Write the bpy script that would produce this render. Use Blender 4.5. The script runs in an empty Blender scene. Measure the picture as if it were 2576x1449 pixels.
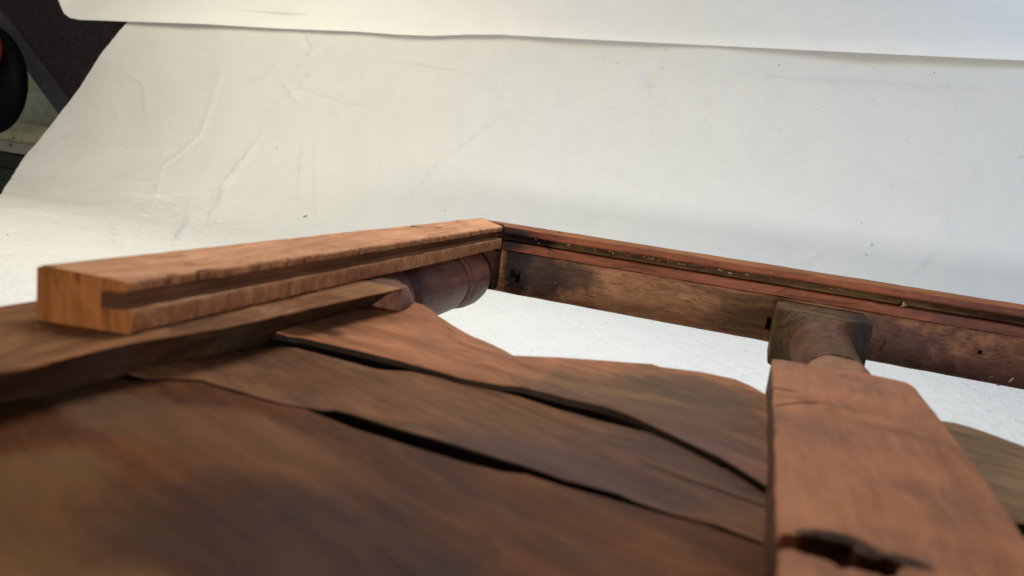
import bpy, bmesh, math, random
import numpy as np
from mathutils import Vector, Matrix, noise as mnoise

# ------------------------------------------------------------------ units
# 1 "h" = height of the lens above the frame's top face = 56 mm
S = 0.056
FLOOR = -2.45                      # cloth level in h, below the lens
SC = bpy.context.scene
COL = SC.collection

# ------------------------------------------------------------------ camera
CX = Vector((0.93994054, -0.17362686, 0.29388008))
CY = Vector((0.31712528, 0.12571399, -0.94001465))
CZ = Vector((0.12626695, 0.97675468, 0.17322514))
RM = Matrix((CX, CY, CZ))
cam_d = bpy.data.cameras.new('camera')
cam = bpy.data.objects.new('camera', cam_d); COL.objects.link(cam)
M4 = RM.to_4x4(); M4.translation = Vector((0, 0, -FLOOR * S)); cam.matrix_world = M4
cam_d.sensor_width = 36; cam_d.lens = 26.594
cam_d.clip_start = 0.005; cam_d.clip_end = 50
cam_d.dof.use_dof = True; cam_d.dof.focus_distance = 8.6 * S; cam_d.dof.aperture_fstop = 15
SC.camera = cam

# ------------------------------------------------------------------ world + lamps (indoor: window daylight from the front, warm room light, two added fills)
w = bpy.data.worlds.new('World'); SC.world = w; w.use_nodes = True
bg = w.node_tree.nodes['Background']; bg.inputs[0].default_value = (1.0, 0.97, 0.92, 1); bg.inputs[1].default_value = 0.13
SC.view_settings.view_transform = 'Standard'; SC.view_settings.look = 'None'
SC.view_settings.exposure = 0.0; SC.view_settings.gamma = 1

def P3(x, y, z): return Vector((x * S, y * S, (z - FLOOR) * S))
def lamp(name, loc, target, size, power, color, sy=None):
    l = bpy.data.lights.new(name, 'AREA'); l.energy = power; l.color = color
    l.shape = 'RECTANGLE'; l.size = size * S; l.size_y = (sy or size) * S
    o = bpy.data.objects.new(name, l); COL.objects.link(o)
    o.location = P3(*loc); d = P3(*target) - P3(*loc)
    o.rotation_euler = d.to_track_quat('-Z', 'Y').to_euler()
    return o
lamp('overhead_fill', (-2.5, 10.0, 8.5), (-1.5, 2.0, -2.0), 5.0, 4.0, (0.90, 0.94, 1.0))  # lamp added overhead to brighten the cloth seen in the gap
lamp('ceiling_light', (-13, 7, 8), (-9, 15, 0), 6, 3.7, (1.0, 0.92, 0.72))
lamp('front_window_light', (1.6, -9, -0.62), (-1.0, 12, 0.2), 2.4, 5.2, (1.0, 0.97, 0.95), 0.95)
lamp('side_blue_fill', (15, 10, 12), (9, 18.5, 7), 4, 5.0, (0.50, 0.69, 1.0))  # blue lamp added to tint the right side of the sheets

# ------------------------------------------------------------------ picture -> place
F, UC, VC = 1903.0, 1288.0, 724.5
def ray(u, v): return RM @ Vector(((u - UC) / F, -(v - VC) / F, -1.0))
def onz(u, v, z): d = ray(u, v); t = z / d.z; return (d.x * t, d.y * t)
def ony(u, v, y): d = ray(u, v); t = y / d.y; return (d.x * t, y, d.z * t)
def crop(ox, oy, sc):
    return lambda x, y: ((ox + x / sc) * .6389, (oy + y / sc) * .6389)
c1 = crop(0, 0, 1.449); c2 = crop(0, 900, 1.811); c3 = crop(900, 800, 1.811); c4 = crop(1900, 820, 1.811)
c5 = crop(2900, 1000, 1.811); c6 = crop(1000, 1300, 1.2267); c7 = crop(2900, 1300, 1.4965); c8 = crop(0, 1300, 1.4967)
cm = crop(800, 0, 1.288); cr = crop(2200, 0, 1.2074); cl = crop(0, 0, 1.812)

# ------------------------------------------------------------------ object helpers
def link(name, me, mats, parent=None, label=None):
    o = bpy.data.objects.new(name, me); COL.objects.link(o)
    for m in (mats if isinstance(mats, (list, tuple)) else [mats]): me.materials.append(m)
    if parent: o.parent = parent
    if label: o['label'] = label
    return o
def tag(o, label=None, cat=None, kind=None, group=None):
    if label: o['label'] = label
    if cat: o['category'] = cat
    if kind: o['kind'] = kind
    if group: o['group'] = group
    return o
def empty(name, loc):
    o = bpy.data.objects.new(name, None); COL.objects.link(o); o.location = loc; o.empty_display_size = 0.02; return o
def to_obj(name, bm, mats, parent=None, label=None, smooth=None):
    bmesh.ops.recalc_face_normals(bm, faces=bm.faces)
    for v in bm.verts: v.co = P3(*v.co)
    me = bpy.data.meshes.new(name); bm.to_mesh(me); bm.free()
    if smooth is not None:
        me.polygons.foreach_set('use_smooth', [True] * len(me.polygons)); me.set_sharp_from_angle(angle=math.radians(smooth))
    return link(name, me, mats, parent, label)
def fn(p, s, seed=0.0): return mnoise.noise(Vector((p[0] * s + seed, p[1] * s - seed * .7, p[2] * s + seed * 1.3)))

def densify(pts, step):
    out = []
    for i in range(len(pts)):
        a = Vector(pts[i]); b = Vector(pts[(i + 1) % len(pts)]); n = max(1, int((b - a).length / step))
        for k in range(n): out.append(a + (b - a) * k / n)
    return out
def smooth_pts(pts, it=1):
    for _ in range(it):
        n = len(pts); pts = [(pts[i - 1] + pts[i] * 2 + pts[(i + 1) % n]) / 4 for i in range(n)]
    return pts
def board(outline, z0, th, bev=.012, jit=.006, step=.06, seed=0.0, warp=.01, sm=2):
    """solid plank cut to an outline (h units), eased edges, slightly uneven face"""
    pts = smooth_pts(densify([Vector((p[0], p[1])) for p in outline], step), sm)
    pts = [p + Vector((fn((p.x, p.y, 0), 7, seed), fn((p.x, p.y, 3), 7, seed))) * jit for p in pts]
    bm = bmesh.new()
    vs = [bm.verts.new((p.x, p.y, z0)) for p in pts]
    f = bm.faces.new(vs)
    r = bmesh.ops.extrude_face_region(bm, geom=[f])
    for g in r['geom']:
        if isinstance(g, bmesh.types.BMVert): g.co.z = z0 - th
    bm.faces.ensure_lookup_table()
    bmesh.ops.recalc_face_normals(bm, faces=bm.faces)
    top = [e for e in bm.edges if all(abs(v.co.z - z0) < 1e-6 for v in e.verts)]
    bmesh.ops.bevel(bm, geom=top, offset=bev, segments=3, profile=.5, affect='EDGES', clamp_overlap=True)
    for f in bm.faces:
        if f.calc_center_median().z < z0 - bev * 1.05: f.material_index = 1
    return bm
def sweep(profile, axis, stations, fx, close=True):
    """profile list of (a, z); fx(i_profile, a, z, s) -> (a, z, s) world (h). axis 'X' or 'Y' is the run"""
    bm = bmesh.new(); rings = []
    for s in stations:
        ring = []
        for i, (a, z) in enumerate(profile):
            a2, z2, s2 = fx(i, a, z, s)
            ring.append(bm.verts.new((s2, a2, z2) if axis == 'X' else (a2, s2, z2)))
        rings.append(ring)
    n = len(profile)
    for r0, r1 in zip(rings, rings[1:]):
        for i in range(n):
            j = (i + 1) % n; bm.faces.new((r0[i], r0[j], r1[j], r1[i]))
    bm.faces.new(rings[0]).material_index = 1; bm.faces.new(rings[-1][::-1]).material_index = 1
    return bm
def lin(a, b, n): return [a + (b - a) * k / n for k in range(n + 1)]
def subdiv_profile(p, step):
    out = []
    for i in range(len(p)):
        a = Vector(p[i]); b = Vector(p[(i + 1) % len(p)]); n = max(1, int((b - a).length / step + .5))
        for k in range(n): q = a + (b - a) * k / n; out.append((q.x, q.y))
    return out
def cutter_box(c, d, rot=0, rx=0):
    bm = bmesh.new(); bmesh.ops.create_cube(bm, size=1)
    for v in bm.verts:
        v.co = Vector((v.co.x * d[0], v.co.y * d[1], v.co.z * d[2]))
    bmesh.ops.rotate(bm, verts=bm.verts, cent=(0, 0, 0), matrix=Matrix.Rotation(rx, 3, 'X'))
    bmesh.ops.rotate(bm, verts=bm.verts, cent=(0, 0, 0), matrix=Matrix.Rotation(rot, 3, 'Z'))
    for v in bm.verts: v.co += Vector(c)
    return bm
def carve(o, cutters):
    """really cut pockets into the wood, bake the result into the mesh"""
    bm = bmesh.new()
    for c in cutters:
        t = bpy.data.meshes.new('t'); c.to_mesh(t); c.free(); bm.from_mesh(t); bpy.data.meshes.remove(t)
    for v in bm.verts: v.co = P3(*v.co)
    me = bpy.data.meshes.new('cut'); bm.to_mesh(me); bm.free()
    co = bpy.data.objects.new('cut', me); COL.objects.link(co)
    md = o.modifiers.new('cut', 'BOOLEAN'); md.operation = 'DIFFERENCE'; md.object = co; md.solver = 'EXACT'; md.use_self = True
    bpy.context.view_layer.update()
    dg = bpy.context.evaluated_depsgraph_get()
    new = bpy.data.meshes.new_from_object(o.evaluated_get(dg)); o.modifiers.clear()
    old = o.data; o.data = new; bpy.data.meshes.remove(old)
    bpy.data.objects.remove(co); bpy.data.meshes.remove(me)

# ------------------------------------------------------------------ materials
class NT:
    def __init__(s, name):
        s.m = bpy.data.materials.new(name); s.m.use_nodes = True; s.t = s.m.node_tree
        s.b = s.t.nodes['Principled BSDF']
        tc = s.t.nodes.new('ShaderNodeTexCoord')
        s.pos = s.vm('SCALE', tc.outputs['Object'], None, 1 / S)      # position in h
        s.pos = s.vm('ADD', s.pos, (0, 0, FLOOR))
    def vm(s, op, a, b=None, sc=None):
        n = s.t.nodes.new('ShaderNodeVectorMath'); n.operation = op; s._in(n.inputs[0], a)
        if b is not None: s._in(n.inputs[1], b)
        if sc is not None: n.inputs['Scale'].default_value = sc
        return n.outputs['Value'] if op in ('LENGTH', 'DISTANCE') else n.outputs[0]
    def _in(s, i, v):
        if hasattr(v, 'is_output'): s.t.links.new(v, i)
        else: i.default_value = v
    def math(s, op, a, b=0.0, clamp=False):
        n = s.t.nodes.new('ShaderNodeMath'); n.operation = op; n.use_clamp = clamp; s._in(n.inputs[0], a); s._in(n.inputs[1], b); return n.outputs[0]
    def mapping(s, v, rot=(0, 0, 0), scale=(1, 1, 1), loc=(0, 0, 0)):
        n = s.t.nodes.new('ShaderNodeMapping'); s._in(n.inputs['Vector'], v); n.inputs['Rotation'].default_value = rot
        n.inputs['Scale'].default_value = scale; n.inputs['Location'].default_value = loc; return n.outputs[0]
    def noise(s, v, scale, detail=4, rough=.55, dist=0.0):
        n = s.t.nodes.new('ShaderNodeTexNoise'); s._in(n.inputs['Vector'], v); n.inputs['Scale'].default_value = scale
        n.inputs['Detail'].default_value = detail; n.inputs['Roughness'].default_value = rough; n.inputs['Distortion'].default_value = dist; return n.outputs['Fac']
    def ramp(s, f, a, b):
        n = s.t.nodes.new('ShaderNodeMapRange'); n.interpolation_type = 'SMOOTHSTEP'; s._in(n.inputs['Value'], f)
        n.inputs['From Min'].default_value = a; n.inputs['From Max'].default_value = b; return n.outputs[0]
    def mix(s, f, a, b, mode='MIX'):
        n = s.t.nodes.new('ShaderNodeMix'); n.data_type = 'RGBA'; n.blend_type = mode; s._in(n.inputs[0], f)
        for i, c in ((6, a), (7, b)):
            s._in(n.inputs[i], c if hasattr(c, 'is_output') else (*c, 1)); 
        return n.outputs[2]
    def bump(s, h, dist, strength=1.0, prev=None):
        n = s.t.nodes.new('ShaderNodeBump'); s._in(n.inputs['Height'], h); n.inputs['Distance'].default_value = dist * S
        n.inputs['Strength'].default_value = strength
        if prev is not None: s.t.links.new(prev, n.inputs['Normal'])
        return n.outputs[0]
    def done(s, color, rough, normal=None, spec=.35):
        s._in(s.b.inputs['Base Color'], color if hasattr(color, 'is_output') else (*color, 1)); s._in(s.b.inputs['Roughness'], rough)
        s.b.inputs['Specular IOR Level'].default_value = spec
        if normal is not None: s.t.links.new(normal, s.b.inputs['Normal'])
        return s.m
def wood(name, c_lo, c_hi, grain='X', ang=0.0, pore=.5, stains=(), spots=(), rough=.62, streak=.10, fine=1.0, pore_c=(.035, .018, .012), relief=1.0, spec=.03, grainy=.30):
    """c_lo/c_hi body tones; stains = [(seed, scale, lo, hi, colour, amount)]; spots = [(x,y,z, rx,ry,rz, colour, amount)]"""
    n = NT(name); p = n.pos
    if ang: p = n.mapping(p, rot=(0, 0, ang))
    st = {'X': (streak, 1, 1), 'Y': (1, streak, 1), 'Z': (1, 1, streak)}[grain]
    warp = n.noise(p, 1.1, 2); wv = n.vm('SCALE', n.vm('ADD', p, (0, 0, 0)), None, 1.0)
    cmb = n.t.nodes.new('ShaderNodeCombineXYZ'); n.t.links.new(warp, cmb.inputs[0]); n.t.links.new(warp, cmb.inputs[1]); n.t.links.new(warp, cmb.inputs[2])
    p2 = n.mapping(n.vm('ADD', wv, n.vm('SCALE', cmb.outputs[0], None, .35)), scale=st)
    g1 = n.noise(p2, 9 * fine, 6, .6); g2 = n.noise(p2, 38 * fine, 4, .65)
    body = n.mix(n.ramp(g1, .3, .72), c_lo, c_hi)
    big = n.noise(p, 1.3, 4, .6)
    body = n.mix(n.math('MULTIPLY', n.ramp(big, .35, .7), .45), body, tuple(.6 * a for a in c_lo))
    for sd, sca, lo, hi, colr, am in stains:
        f = n.ramp(n.noise(n.vm('ADD', p, (sd, sd * .37, -sd)), sca, 5, .6, .3), lo, hi)
        body = n.mix(n.math('MULTIPLY', f, am), body, colr)
    pv = n.mapping(p2, scale=(1, 1, 1), loc=(3.3, 1.7, .4))
    po = n.ramp(n.noise(pv, 26 * fine, 3, .5), .60, .70)
    body = n.mix(n.math('MULTIPLY', po, pore), body, pore_c)
    body = n.mix(n.math('MULTIPLY', n.ramp(g2, .35, .75), .30), body, tuple(min(1, 1.25 * a) for a in c_hi))
    jitter = n.vm('SCALE', n.vm('SUBTRACT', cmb.outputs[0], (.5, .5, .5)), None, .5)
    edge = n.noise(p, 9, 4, .65)
    for x, y, z, rx, ry, rz, colr, am in spots:
        q = n.vm('MULTIPLY', n.vm('SUBTRACT', n.vm('ADD', n.pos, jitter), (x, y, z)), (1 / rx, 1 / ry, 1 / rz))
        d = n.math('ADD', n.vm('LENGTH', q), n.math('MULTIPLY', n.math('SUBTRACT', edge, .5), .9))
        f = n.math('SUBTRACT', 1.0, n.ramp(d, .45, 1.1))
        body = n.mix(n.math('MULTIPLY', f, am), body, colr)
    gr = n.noise(n.mapping(p2, loc=(1.1, 7.7, 2.2)), 16 * fine, 8, .72)
    lo_, hi_ = 1 - grainy, 1 + grainy * .45
    gm = n.math('ADD', lo_, n.math('MULTIPLY', n.ramp(gr, .30, .70), hi_ - lo_))
    cg = n.t.nodes.new('ShaderNodeCombineXYZ'); [n.t.links.new(gm, cg.inputs[q_]) for q_ in range(3)]
    body = n.mix(1.0, body, cg.outputs[0], 'MULTIPLY')
    nb = n.bump(g1, .012 * relief, .5); nb = n.bump(g2, .008 * relief, .6, nb); nb = n.bump(n.math('SUBTRACT', 1.0, po), .010 * relief, pore * .8, nb)
    nb = n.bump(big, .05, .35, nb)
    r = n.math('ADD', n.math('MULTIPLY', n.math('SUBTRACT', g1, .5), .3), rough)
    return n.done(body, r, nb, spec)

M_BATTEN = wood('raw_orange_wood', (0.405, 0.183, 0.092), (0.589, 0.3, 0.157), 'Y', pore=.35, grainy=.12, streak=.09, rough=.75,
    stains=[(4.1, 2.2, .55, .75, (.25, .10, .05), .55)],
    spots=[(-2.80, 3.02, -.77, .05, .10, .10, (.05, .02, .012), .9), (-2.45, 2.72, -.89, .12, .08, .05, (.03, .012, .008), .9),
           (-2.57, 2.60, -.93, .06, .06, .03, (.06, .02, .01), .7)])
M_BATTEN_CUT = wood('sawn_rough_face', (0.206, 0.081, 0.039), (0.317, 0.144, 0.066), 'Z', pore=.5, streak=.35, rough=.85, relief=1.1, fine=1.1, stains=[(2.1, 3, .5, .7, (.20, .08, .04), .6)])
M_END = wood('end_grain_wood', (0.129, 0.043, 0.011), (0.232, 0.084, 0.023), 'Z', pore=.8, streak=.10, fine=1.3, rough=.8, relief=1.8, pore_c=(.06, .02, .008),
    stains=[(9.1, 5, .52, .68, (.13, .045, .018), .75)])
M_MOULD = wood('red_brown_moulding', (0.168, 0.043, 0.016), (0.323, 0.093, 0.035), 'X', pore=.6, streak=.06, rough=.55,
    stains=[(1.5, 1.6, .5, .7, (.10, .028, .016), .7), (6.2, 3.0, .58, .7, (.30, .12, .06), .4)],
    spots=[(-2.5, 7.6, -.88, .32, .5, .2, (.015, .008, .010), .92), (-2.25, 7.6, -.90, .45, .3, .035, (.02, .01, .010), .85),
           (2.6, 7.6, -.9, 1.6, .5, .3, (.055, .018, .020), .6)], spec=.22)
M_MTOP = wood('worn_moulding_top', (0.205, 0.078, 0.037), (0.286, 0.122, 0.057), 'X', pore=.5, streak=.06, rough=.8)
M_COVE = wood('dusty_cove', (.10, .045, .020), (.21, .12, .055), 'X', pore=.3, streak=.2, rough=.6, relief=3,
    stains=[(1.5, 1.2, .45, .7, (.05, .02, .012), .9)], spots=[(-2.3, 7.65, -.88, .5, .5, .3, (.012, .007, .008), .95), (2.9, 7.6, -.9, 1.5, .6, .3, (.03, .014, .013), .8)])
M_RAIL = wood('old_brown_rail', (0.291, 0.134, 0.067), (0.442, 0.214, 0.11), 'X', pore=.65, streak=.13, fine=1.9, rough=.6, relief=1.2, pore_c=(.05, .024, .015),
    stains=[(3.3, 2.0, .5, .72, (.07, .034, .022), .7)],
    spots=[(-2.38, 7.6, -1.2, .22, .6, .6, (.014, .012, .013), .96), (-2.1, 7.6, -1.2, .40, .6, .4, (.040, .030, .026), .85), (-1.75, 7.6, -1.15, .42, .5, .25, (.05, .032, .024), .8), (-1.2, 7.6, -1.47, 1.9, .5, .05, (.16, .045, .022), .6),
           (1.4, 7.6, -1.25, .75, .8, .35, (.040, .026, .032), .75), (2.9, 7.6, -1.3, 1.7, .8, .5, (.060, .028, .026), .85),
           (.3, 7.6, -1.03, 1.2, .5, .05, (.06, .036, .022), .6), (0.05, 7.6, -1.25, .4, .5, .3, (.11, .065, .033), .6)])
M_DARKEND = wood('dark_rail_end', (.03, .015, .012), (.07, .03, .02), 'X')
M_BAR = wood('polished_turned_wood', (0.094, 0.035, 0.024), (0.168, 0.067, 0.046), 'Y', pore=.35, streak=.12, rough=.45, spec=.15,
    stains=[(3.1, 2.2, .48, .68, (.065, .033, .034), .8), (8.2, 3.5, .60, .74, (.24, .12, .085), .5)],
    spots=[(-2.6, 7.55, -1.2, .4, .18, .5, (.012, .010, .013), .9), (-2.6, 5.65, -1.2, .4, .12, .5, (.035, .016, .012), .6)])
M_SHOULDER = wood('brown_bar_shoulder', (.13, .06, .038), (.22, .105, .065), 'Y', pore=.35, streak=.2, rough=.6, spec=.06)
M_BLOCK = wood('olive_brown_block', (0.059, 0.034, 0.016), (0.126, 0.074, 0.036), 'X', pore=.6, streak=.5, rough=.5, relief=4, spec=.06,
    stains=[(2.2, 4, .55, .7, (.20, .13, .06), .5)], spots=[(1.05, 7.2, -1.2, .28, .5, .4, (.026, .022, .024), .8)])
M_NECK = wood('grey_brown_neck', (0.081, 0.038, 0.021), (0.122, 0.059, 0.034), 'Y', pore=.4, streak=.3, rough=.6, spec=.05,
    spots=[(.92, 6.2, -1.2, .12, 1.2, .3, (.040, .026, .024), .7), (.62, 5.1, -1.05, .6, .32, .5, (.28, .135, .07), .9)])
M_LPLATE = wood('brown_left_plate', (0.164, 0.07, 0.029), (0.304, 0.128, 0.052), 'Y', pore=.4, streak=.08, rough=.6,
    stains=[(5.5, 1.6, .48, .66, (.085, .048, .03), .75)],
    spots=[(-2.62, 3.0, -1.0, .22, .8, .05, (.34, .16, .075), .6), (-2.38, 4.0, -1.0, .24, 1.3, .05, (.34, .16, .075), .7), (-2.4, 2.1, -1.1, .3, .4, .12, (.055, .020, .012), .7)])
M_RPLATE = wood('pinkish_brown_plate', (0.289, 0.112, 0.052), (0.388, 0.159, 0.076), 'Y', pore=.2, grainy=.13, streak=.10, rough=.5, fine=.6, spec=.03,
    stains=[(7.7, 1.5, .45, .66, (.165, .078, .050), .7), (1.3, 2.6, .56, .72, (.29, .13, .06), .6), (5.0, 4.0, .6, .72, (.13, .060, .030), .6)],
    spots=[(.47, 3.90, -1, .30, .06, .2, (.17, .075, .035), .5), (.72, 3.62, -1, .32, .10, .2, (.17, .080, .038), .5)] + [(*onz(*c7(px_, py_), -1.0), -1.0, rx_ * .85, ry_ * .75, .3, (.012, .008, .006), .8) for px_, py_, rx_, ry_ in ((300, 1225, .07, .045), (400, 1232, .08, .05), (500, 1255, .08, .05), (610, 1310, .08, .06), (720, 1355, .08, .05), (830, 1375, .08, .05), (940, 1410, .07, .05))] + [(.9, 1.6, -1, .12, .05, .2, (.2, .07, .02), .6), (.25, 4.0, -1.0, .1, .025, .2, (.07, .025, .012), .7)])  # near-black spots paint in the dark inside the slot
BST = [(2.4, 1.1, .42, .60, (.048, .026, .021), .6), (7.1, 1.7, .56, .70, (.17, .072, .028), .7), (4.4, 3.2, .60, .72, (.15, .052, .028), .6), (9.9, 5.0, .6, .75, (.05, .03, .025), .4)]
M_BA = wood('reddish_splat', (0.276, 0.106, 0.046), (0.412, 0.169, 0.077), 'X', ang=.35, pore=.3, streak=.14, rough=.5, grainy=.28, fine=.7,
    stains=[(1.9, 1.6, .52, .68, (.22, .10, .065), .6)],
    spots=[(-.35, 3.7, -1.17, .85, .75, .3, (.125, .068, .038), .92), (-.55, 3.9, -1.17, .45, .10, .3, (.22, .115, .045), .6), (-.15, 4.3, -1.17, .5, .5, .3, (.10, .062, .036), .8), (0.0, 3.1, -1.17, .5, .5, .3, (.13, .066, .050), .6),
           (-1.95, 3.3, -1.17, .25, .12, .2, (.14, .06, .055), .7), (-2.2, 3.9, -1.17, .1, .12, .2, (.05, .02, .01), .8)])
M_BB = wood('brown_splat', (0.139, 0.061, 0.026), (0.221, 0.099, 0.046), 'X', ang=.35, pore=.3, streak=.14, rough=.5, grainy=.30, fine=.7,
    stains=[(3.4, 1.2, .45, .62, (.062, .038, .031), .8), (7.1, 2.0, .58, .70, (.15, .08, .038), .5)],
    spots=[(-1.45, 2.65, -1.2, .12, .10, .2, (.06, .026, .012), .8), (*onz(1400, 1180, -1.2), -1.2, .75, .32, .3, (.088, .046, .033), .85), (*onz(1780, 1200, -1.2), -1.2, .4, .4, .3, (.10, .052, .036), .7), (-1.3, 2.85, -1.2, .3, .05, .2, (.09, .045, .02), .6)])
M_BC = wood('dark_brown_splat', (0.095, 0.034, 0.014), (0.166, 0.06, 0.022), 'X', ang=.35, pore=.5, streak=.07, rough=.48, grainy=.26, fine=.5, stains=BST,
    spots=[(*onz(260, 1040, -1.21), -1.21, .75, .22, .3, (.15, .082, .044), .8), (*onz(620, 1085, -1.21), -1.21, .55, .16, .3, (.17, .080, .040), .8), (*onz(90, 1190, -1.21), -1.21, .22, .26, .3, (.17, .082, .034), .8), (*onz(130, 1420, -1.21), -1.21, .30, .16, .3, (.17, .075, .028), .85),
           (-1.7, 2.25, -1.22, .75, .28, .3, (.15, .064, .027), .7), (-1.9, 1.5, -1.22, .5, .4, .3, (.14, .062, .022), .7), (-.9, 1.75, -1.22, .85, .55, .3, (.050, .028, .023), .7),
           (-1.35, 1.25, -1.22, .3, .25, .3, (.21, .10, .035), .7), (-.05, 1.75, -1.22, .14, .12, .3, (.25, .095, .03), .7)])
M_BD = wood('olive_brown_splat', (.15, .085, .045), (.24, .15, .08), 'X', ang=.2, pore=.3, streak=.2, rough=.55, fine=.7,
    spots=[(1.2, 3.0, -1.2, .3, .5, .2, (.06, .035, .03), .7)])

M_GROOVE = wood('groove_wall_shade', (.10, .042, .022), (.17, .075, .038), 'Y', pore=.4, streak=.1, rough=.85, spec=.1)  # aged inner wall, with the groove's shade put into its colour
M_EDGE = wood('old_edge_gap_shade', (0.011, 0.006, 0.004), (0.022, 0.013, 0.007), 'X', pore=.3, streak=.3, rough=.8, spec=.1, stains=[(2.2, 2.2, .5, .7, (.04, .024, .013), .6)])  # old board edges, darkened further to paint in the shade of the gaps
M_PEDGE = wood('brown_plate_edge', (.075, .035, .019), (.13, .062, .034), 'Y', pore=.3, streak=.2, rough=.7, spec=.15)
M_LEDGE = wood('grey_worn_edge', (0.032, 0.014, 0.007), (0.064, 0.031, 0.015), 'Y', pore=.3, streak=.25, rough=.75, spec=.03,
    stains=[(2.2, 2.2, .5, .7, (.075, .052, .038), .5)], spots=[(-2.4, 1.9, -1.1, .4, .75, .3, (.035, .015, .010), .7)])
def sheet_mat(name, base, bs=1.0, folds=True):
    n = NT(name); p = n.pos
    a = n.noise(n.mapping(p, scale=(.55, 1, 1)), 15, 2, .5); b = n.noise(n.mapping(p, scale=(.5, .9, .8)), 6, 4, .6); c = n.noise(p, 1.4, 3, .5)
    weave = n.noise(n.mapping(p, scale=(1, .25, .25)), 70, 2, .5); weave2 = n.noise(n.mapping(p, scale=(.25, 1, 1)), 70, 2, .5)
    colr = n.mix(n.math('MULTIPLY', n.ramp(c, .4, .7), .35), base, tuple(.93 * x for x in base))
    colr = n.mix(n.math('MULTIPLY', n.ramp(b, .45, .75), .20), colr, tuple(.88 * x for x in base))
    sx = n.t.nodes.new('ShaderNodeSeparateXYZ'); n.t.links.new(p, sx.inputs[0])
    flat = n.math('SUBTRACT', 1.0, n.ramp(sx.outputs[2], FLOOR + .02, FLOOR + .45)); k = n.math('ADD', .28, n.math('MULTIPLY', flat, .9))   # nap is rougher where it lies flat
    nb = n.bump(n.math('MULTIPLY', b, k), .085 * bs, .8); nb = n.bump(n.math('MULTIPLY', a, k), .035 * bs, .7, nb); nb = n.bump(n.math('ADD', weave, weave2), .006 * bs, .5, nb)
    return n.done(colr, .9, nb, .15)
M_SHEET = sheet_mat('off_white_cloth', (.69, .68, .64))
M_UPPER = sheet_mat('smooth_white_sheet', (.86, .845, .805), .35)

def plain(name, colr, rough, sc=8, amt=.5, spec=.3):
    n = NT(name); a = n.noise(n.pos, sc, 4); c = n.noise(n.pos, sc * .25, 3)
    k = n.mix(n.ramp(a, .35, .7), colr, tuple(amt * x for x in colr)); k = n.mix(n.math('MULTIPLY', n.ramp(c, .4, .7), .5), k, tuple(.7 * x for x in colr))
    return n.done(k, rough, n.bump(a, .03, .4), spec)
M_BEAM = plain('dark_leather_beam', (.042, .034, .036), .6, spec=.2); M_BEAM2 = plain('blue_sheen_beam_face', (.085, .078, .105), .5, spec=.3); M_BLACK = plain('matt_black', (.006, .005, .006), .6, spec=.1); M_RED = plain('red_plastic', (.22, .015, .02), .5)  # left beam face: bluish sheen painted in as a lighter tone
M_GREEN = plain('pale_green_paint', (.62, .68, .50), .6, 3, .85); M_OLIVE = plain('olive_paint', (.72, .69, .44), .6, 3, .85)
M_BEIGE = plain('beige_edge', (.60, .56, .43), .6, 3, .8); M_DGAP = plain('dark_gap_and_screw', (.09, .08, .06), .7); M_DG = plain('dark_green_board', (.07, .09, .07), .7)
M_CRUMB = plain('dark_crumb', (.05, .035, .025), .8); M_DUST = plain('pale_wood_dust', (.45, .33, .20), .9)

# ------------------------------------------------------------------ the sheet (floor, sweep, hanging part)
Y0, RAD, LEAN = 13.5, 3.5, math.radians(82)
S0, S1 = Y0 + 4.0, Y0 + 4.0 + RAD * LEAN
def prof(s):                       # length along the sweep -> (y, z, normal_y, normal_z)
    if s < S0: return (s - 4.0, FLOOR, 0, 1)
    if s < S1:
        a = (s - S0) / RAD; return (Y0 + RAD * math.sin(a), FLOOR + RAD * (1 - math.cos(a)), -math.sin(a), math.cos(a))
    d = s - S1; a = LEAN
    return (Y0 + RAD * math.sin(a) + d * math.cos(a), FLOOR + RAD * (1 - math.cos(a)) + d * math.sin(a), -math.sin(a), math.cos(a))
PS = np.linspace(0, S1 + 9, 3000); PP = np.array([prof(s) for s in PS])
def on_sheet(u, v):                # where a sight line meets the sheet -> (x, s)
    d = ray(u, v); sx = PP[:, 0] * d.z - PP[:, 1] * d.y       # zero where the profile meets the ray in the y-z plane
    ok = (PP[:, 0] * d.y + PP[:, 1] * d.z) > 0
    idx = [i for i in range(len(PS) - 1) if ok[i] and sx[i] * sx[i + 1] <= 0 and PP[i, 0] > 1.0]
    i = idx[0]; t = sx[i] / (sx[i] - sx[i + 1] + 1e-12); s = PS[i] + t * (PS[i + 1] - PS[i]); y, z = prof(s)[:2]
    k = (y * d.y + z * d.z) / (d.y ** 2 + d.z ** 2); return (d.x * k, s)
CR = []
def crease(fnc, pts, wd, h): CR.append(([on_sheet(*fnc(*p)) for p in pts], wd, h))
crease(cm, [(528, 640), (505, 800), (487, 970), (515, 1100)], .07, .045); crease(cm, [(530, 640), (545, 900), (552, 1000), (565, 1170)], .06, -.04)
crease(cm, [(1535, 560), (1380, 690), (1180, 850), (1060, 990), (930, 1150)], .07, .040)
crease(cm, [(1455, 405), (1500, 480), (1535, 560)], .07, .035); crease(cm, [(860, 310), (1050, 325), (1260, 360), (1460, 400)], .10, -.03)
crease(cm, [(2210, 230), (2180, 310), (2075, 430), (2085, 540)], .08, .022); crease(cm, [(2225, 340), (2170, 480), (2100, 560), (2040, 750), (1970, 1000), (1920, 1180)], .10, .018)
crease(cm, [(2110, 560), (2080, 700), (1990, 990), (1950, 1180)], .10, -.012)
crease(cm, [(2345, 245), (2330, 330), (2280, 440), (2250, 600)], .06, .03); crease(cm, [(2230, 350), (2270, 450), (2250, 540)], .06, -.04)
crease(cm, [(330, 620), (190, 850), (110, 960), (0, 1150)], .08, .035); crease(cm, [(420, 280), (330, 380), (200, 440)], .06, .035)
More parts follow.
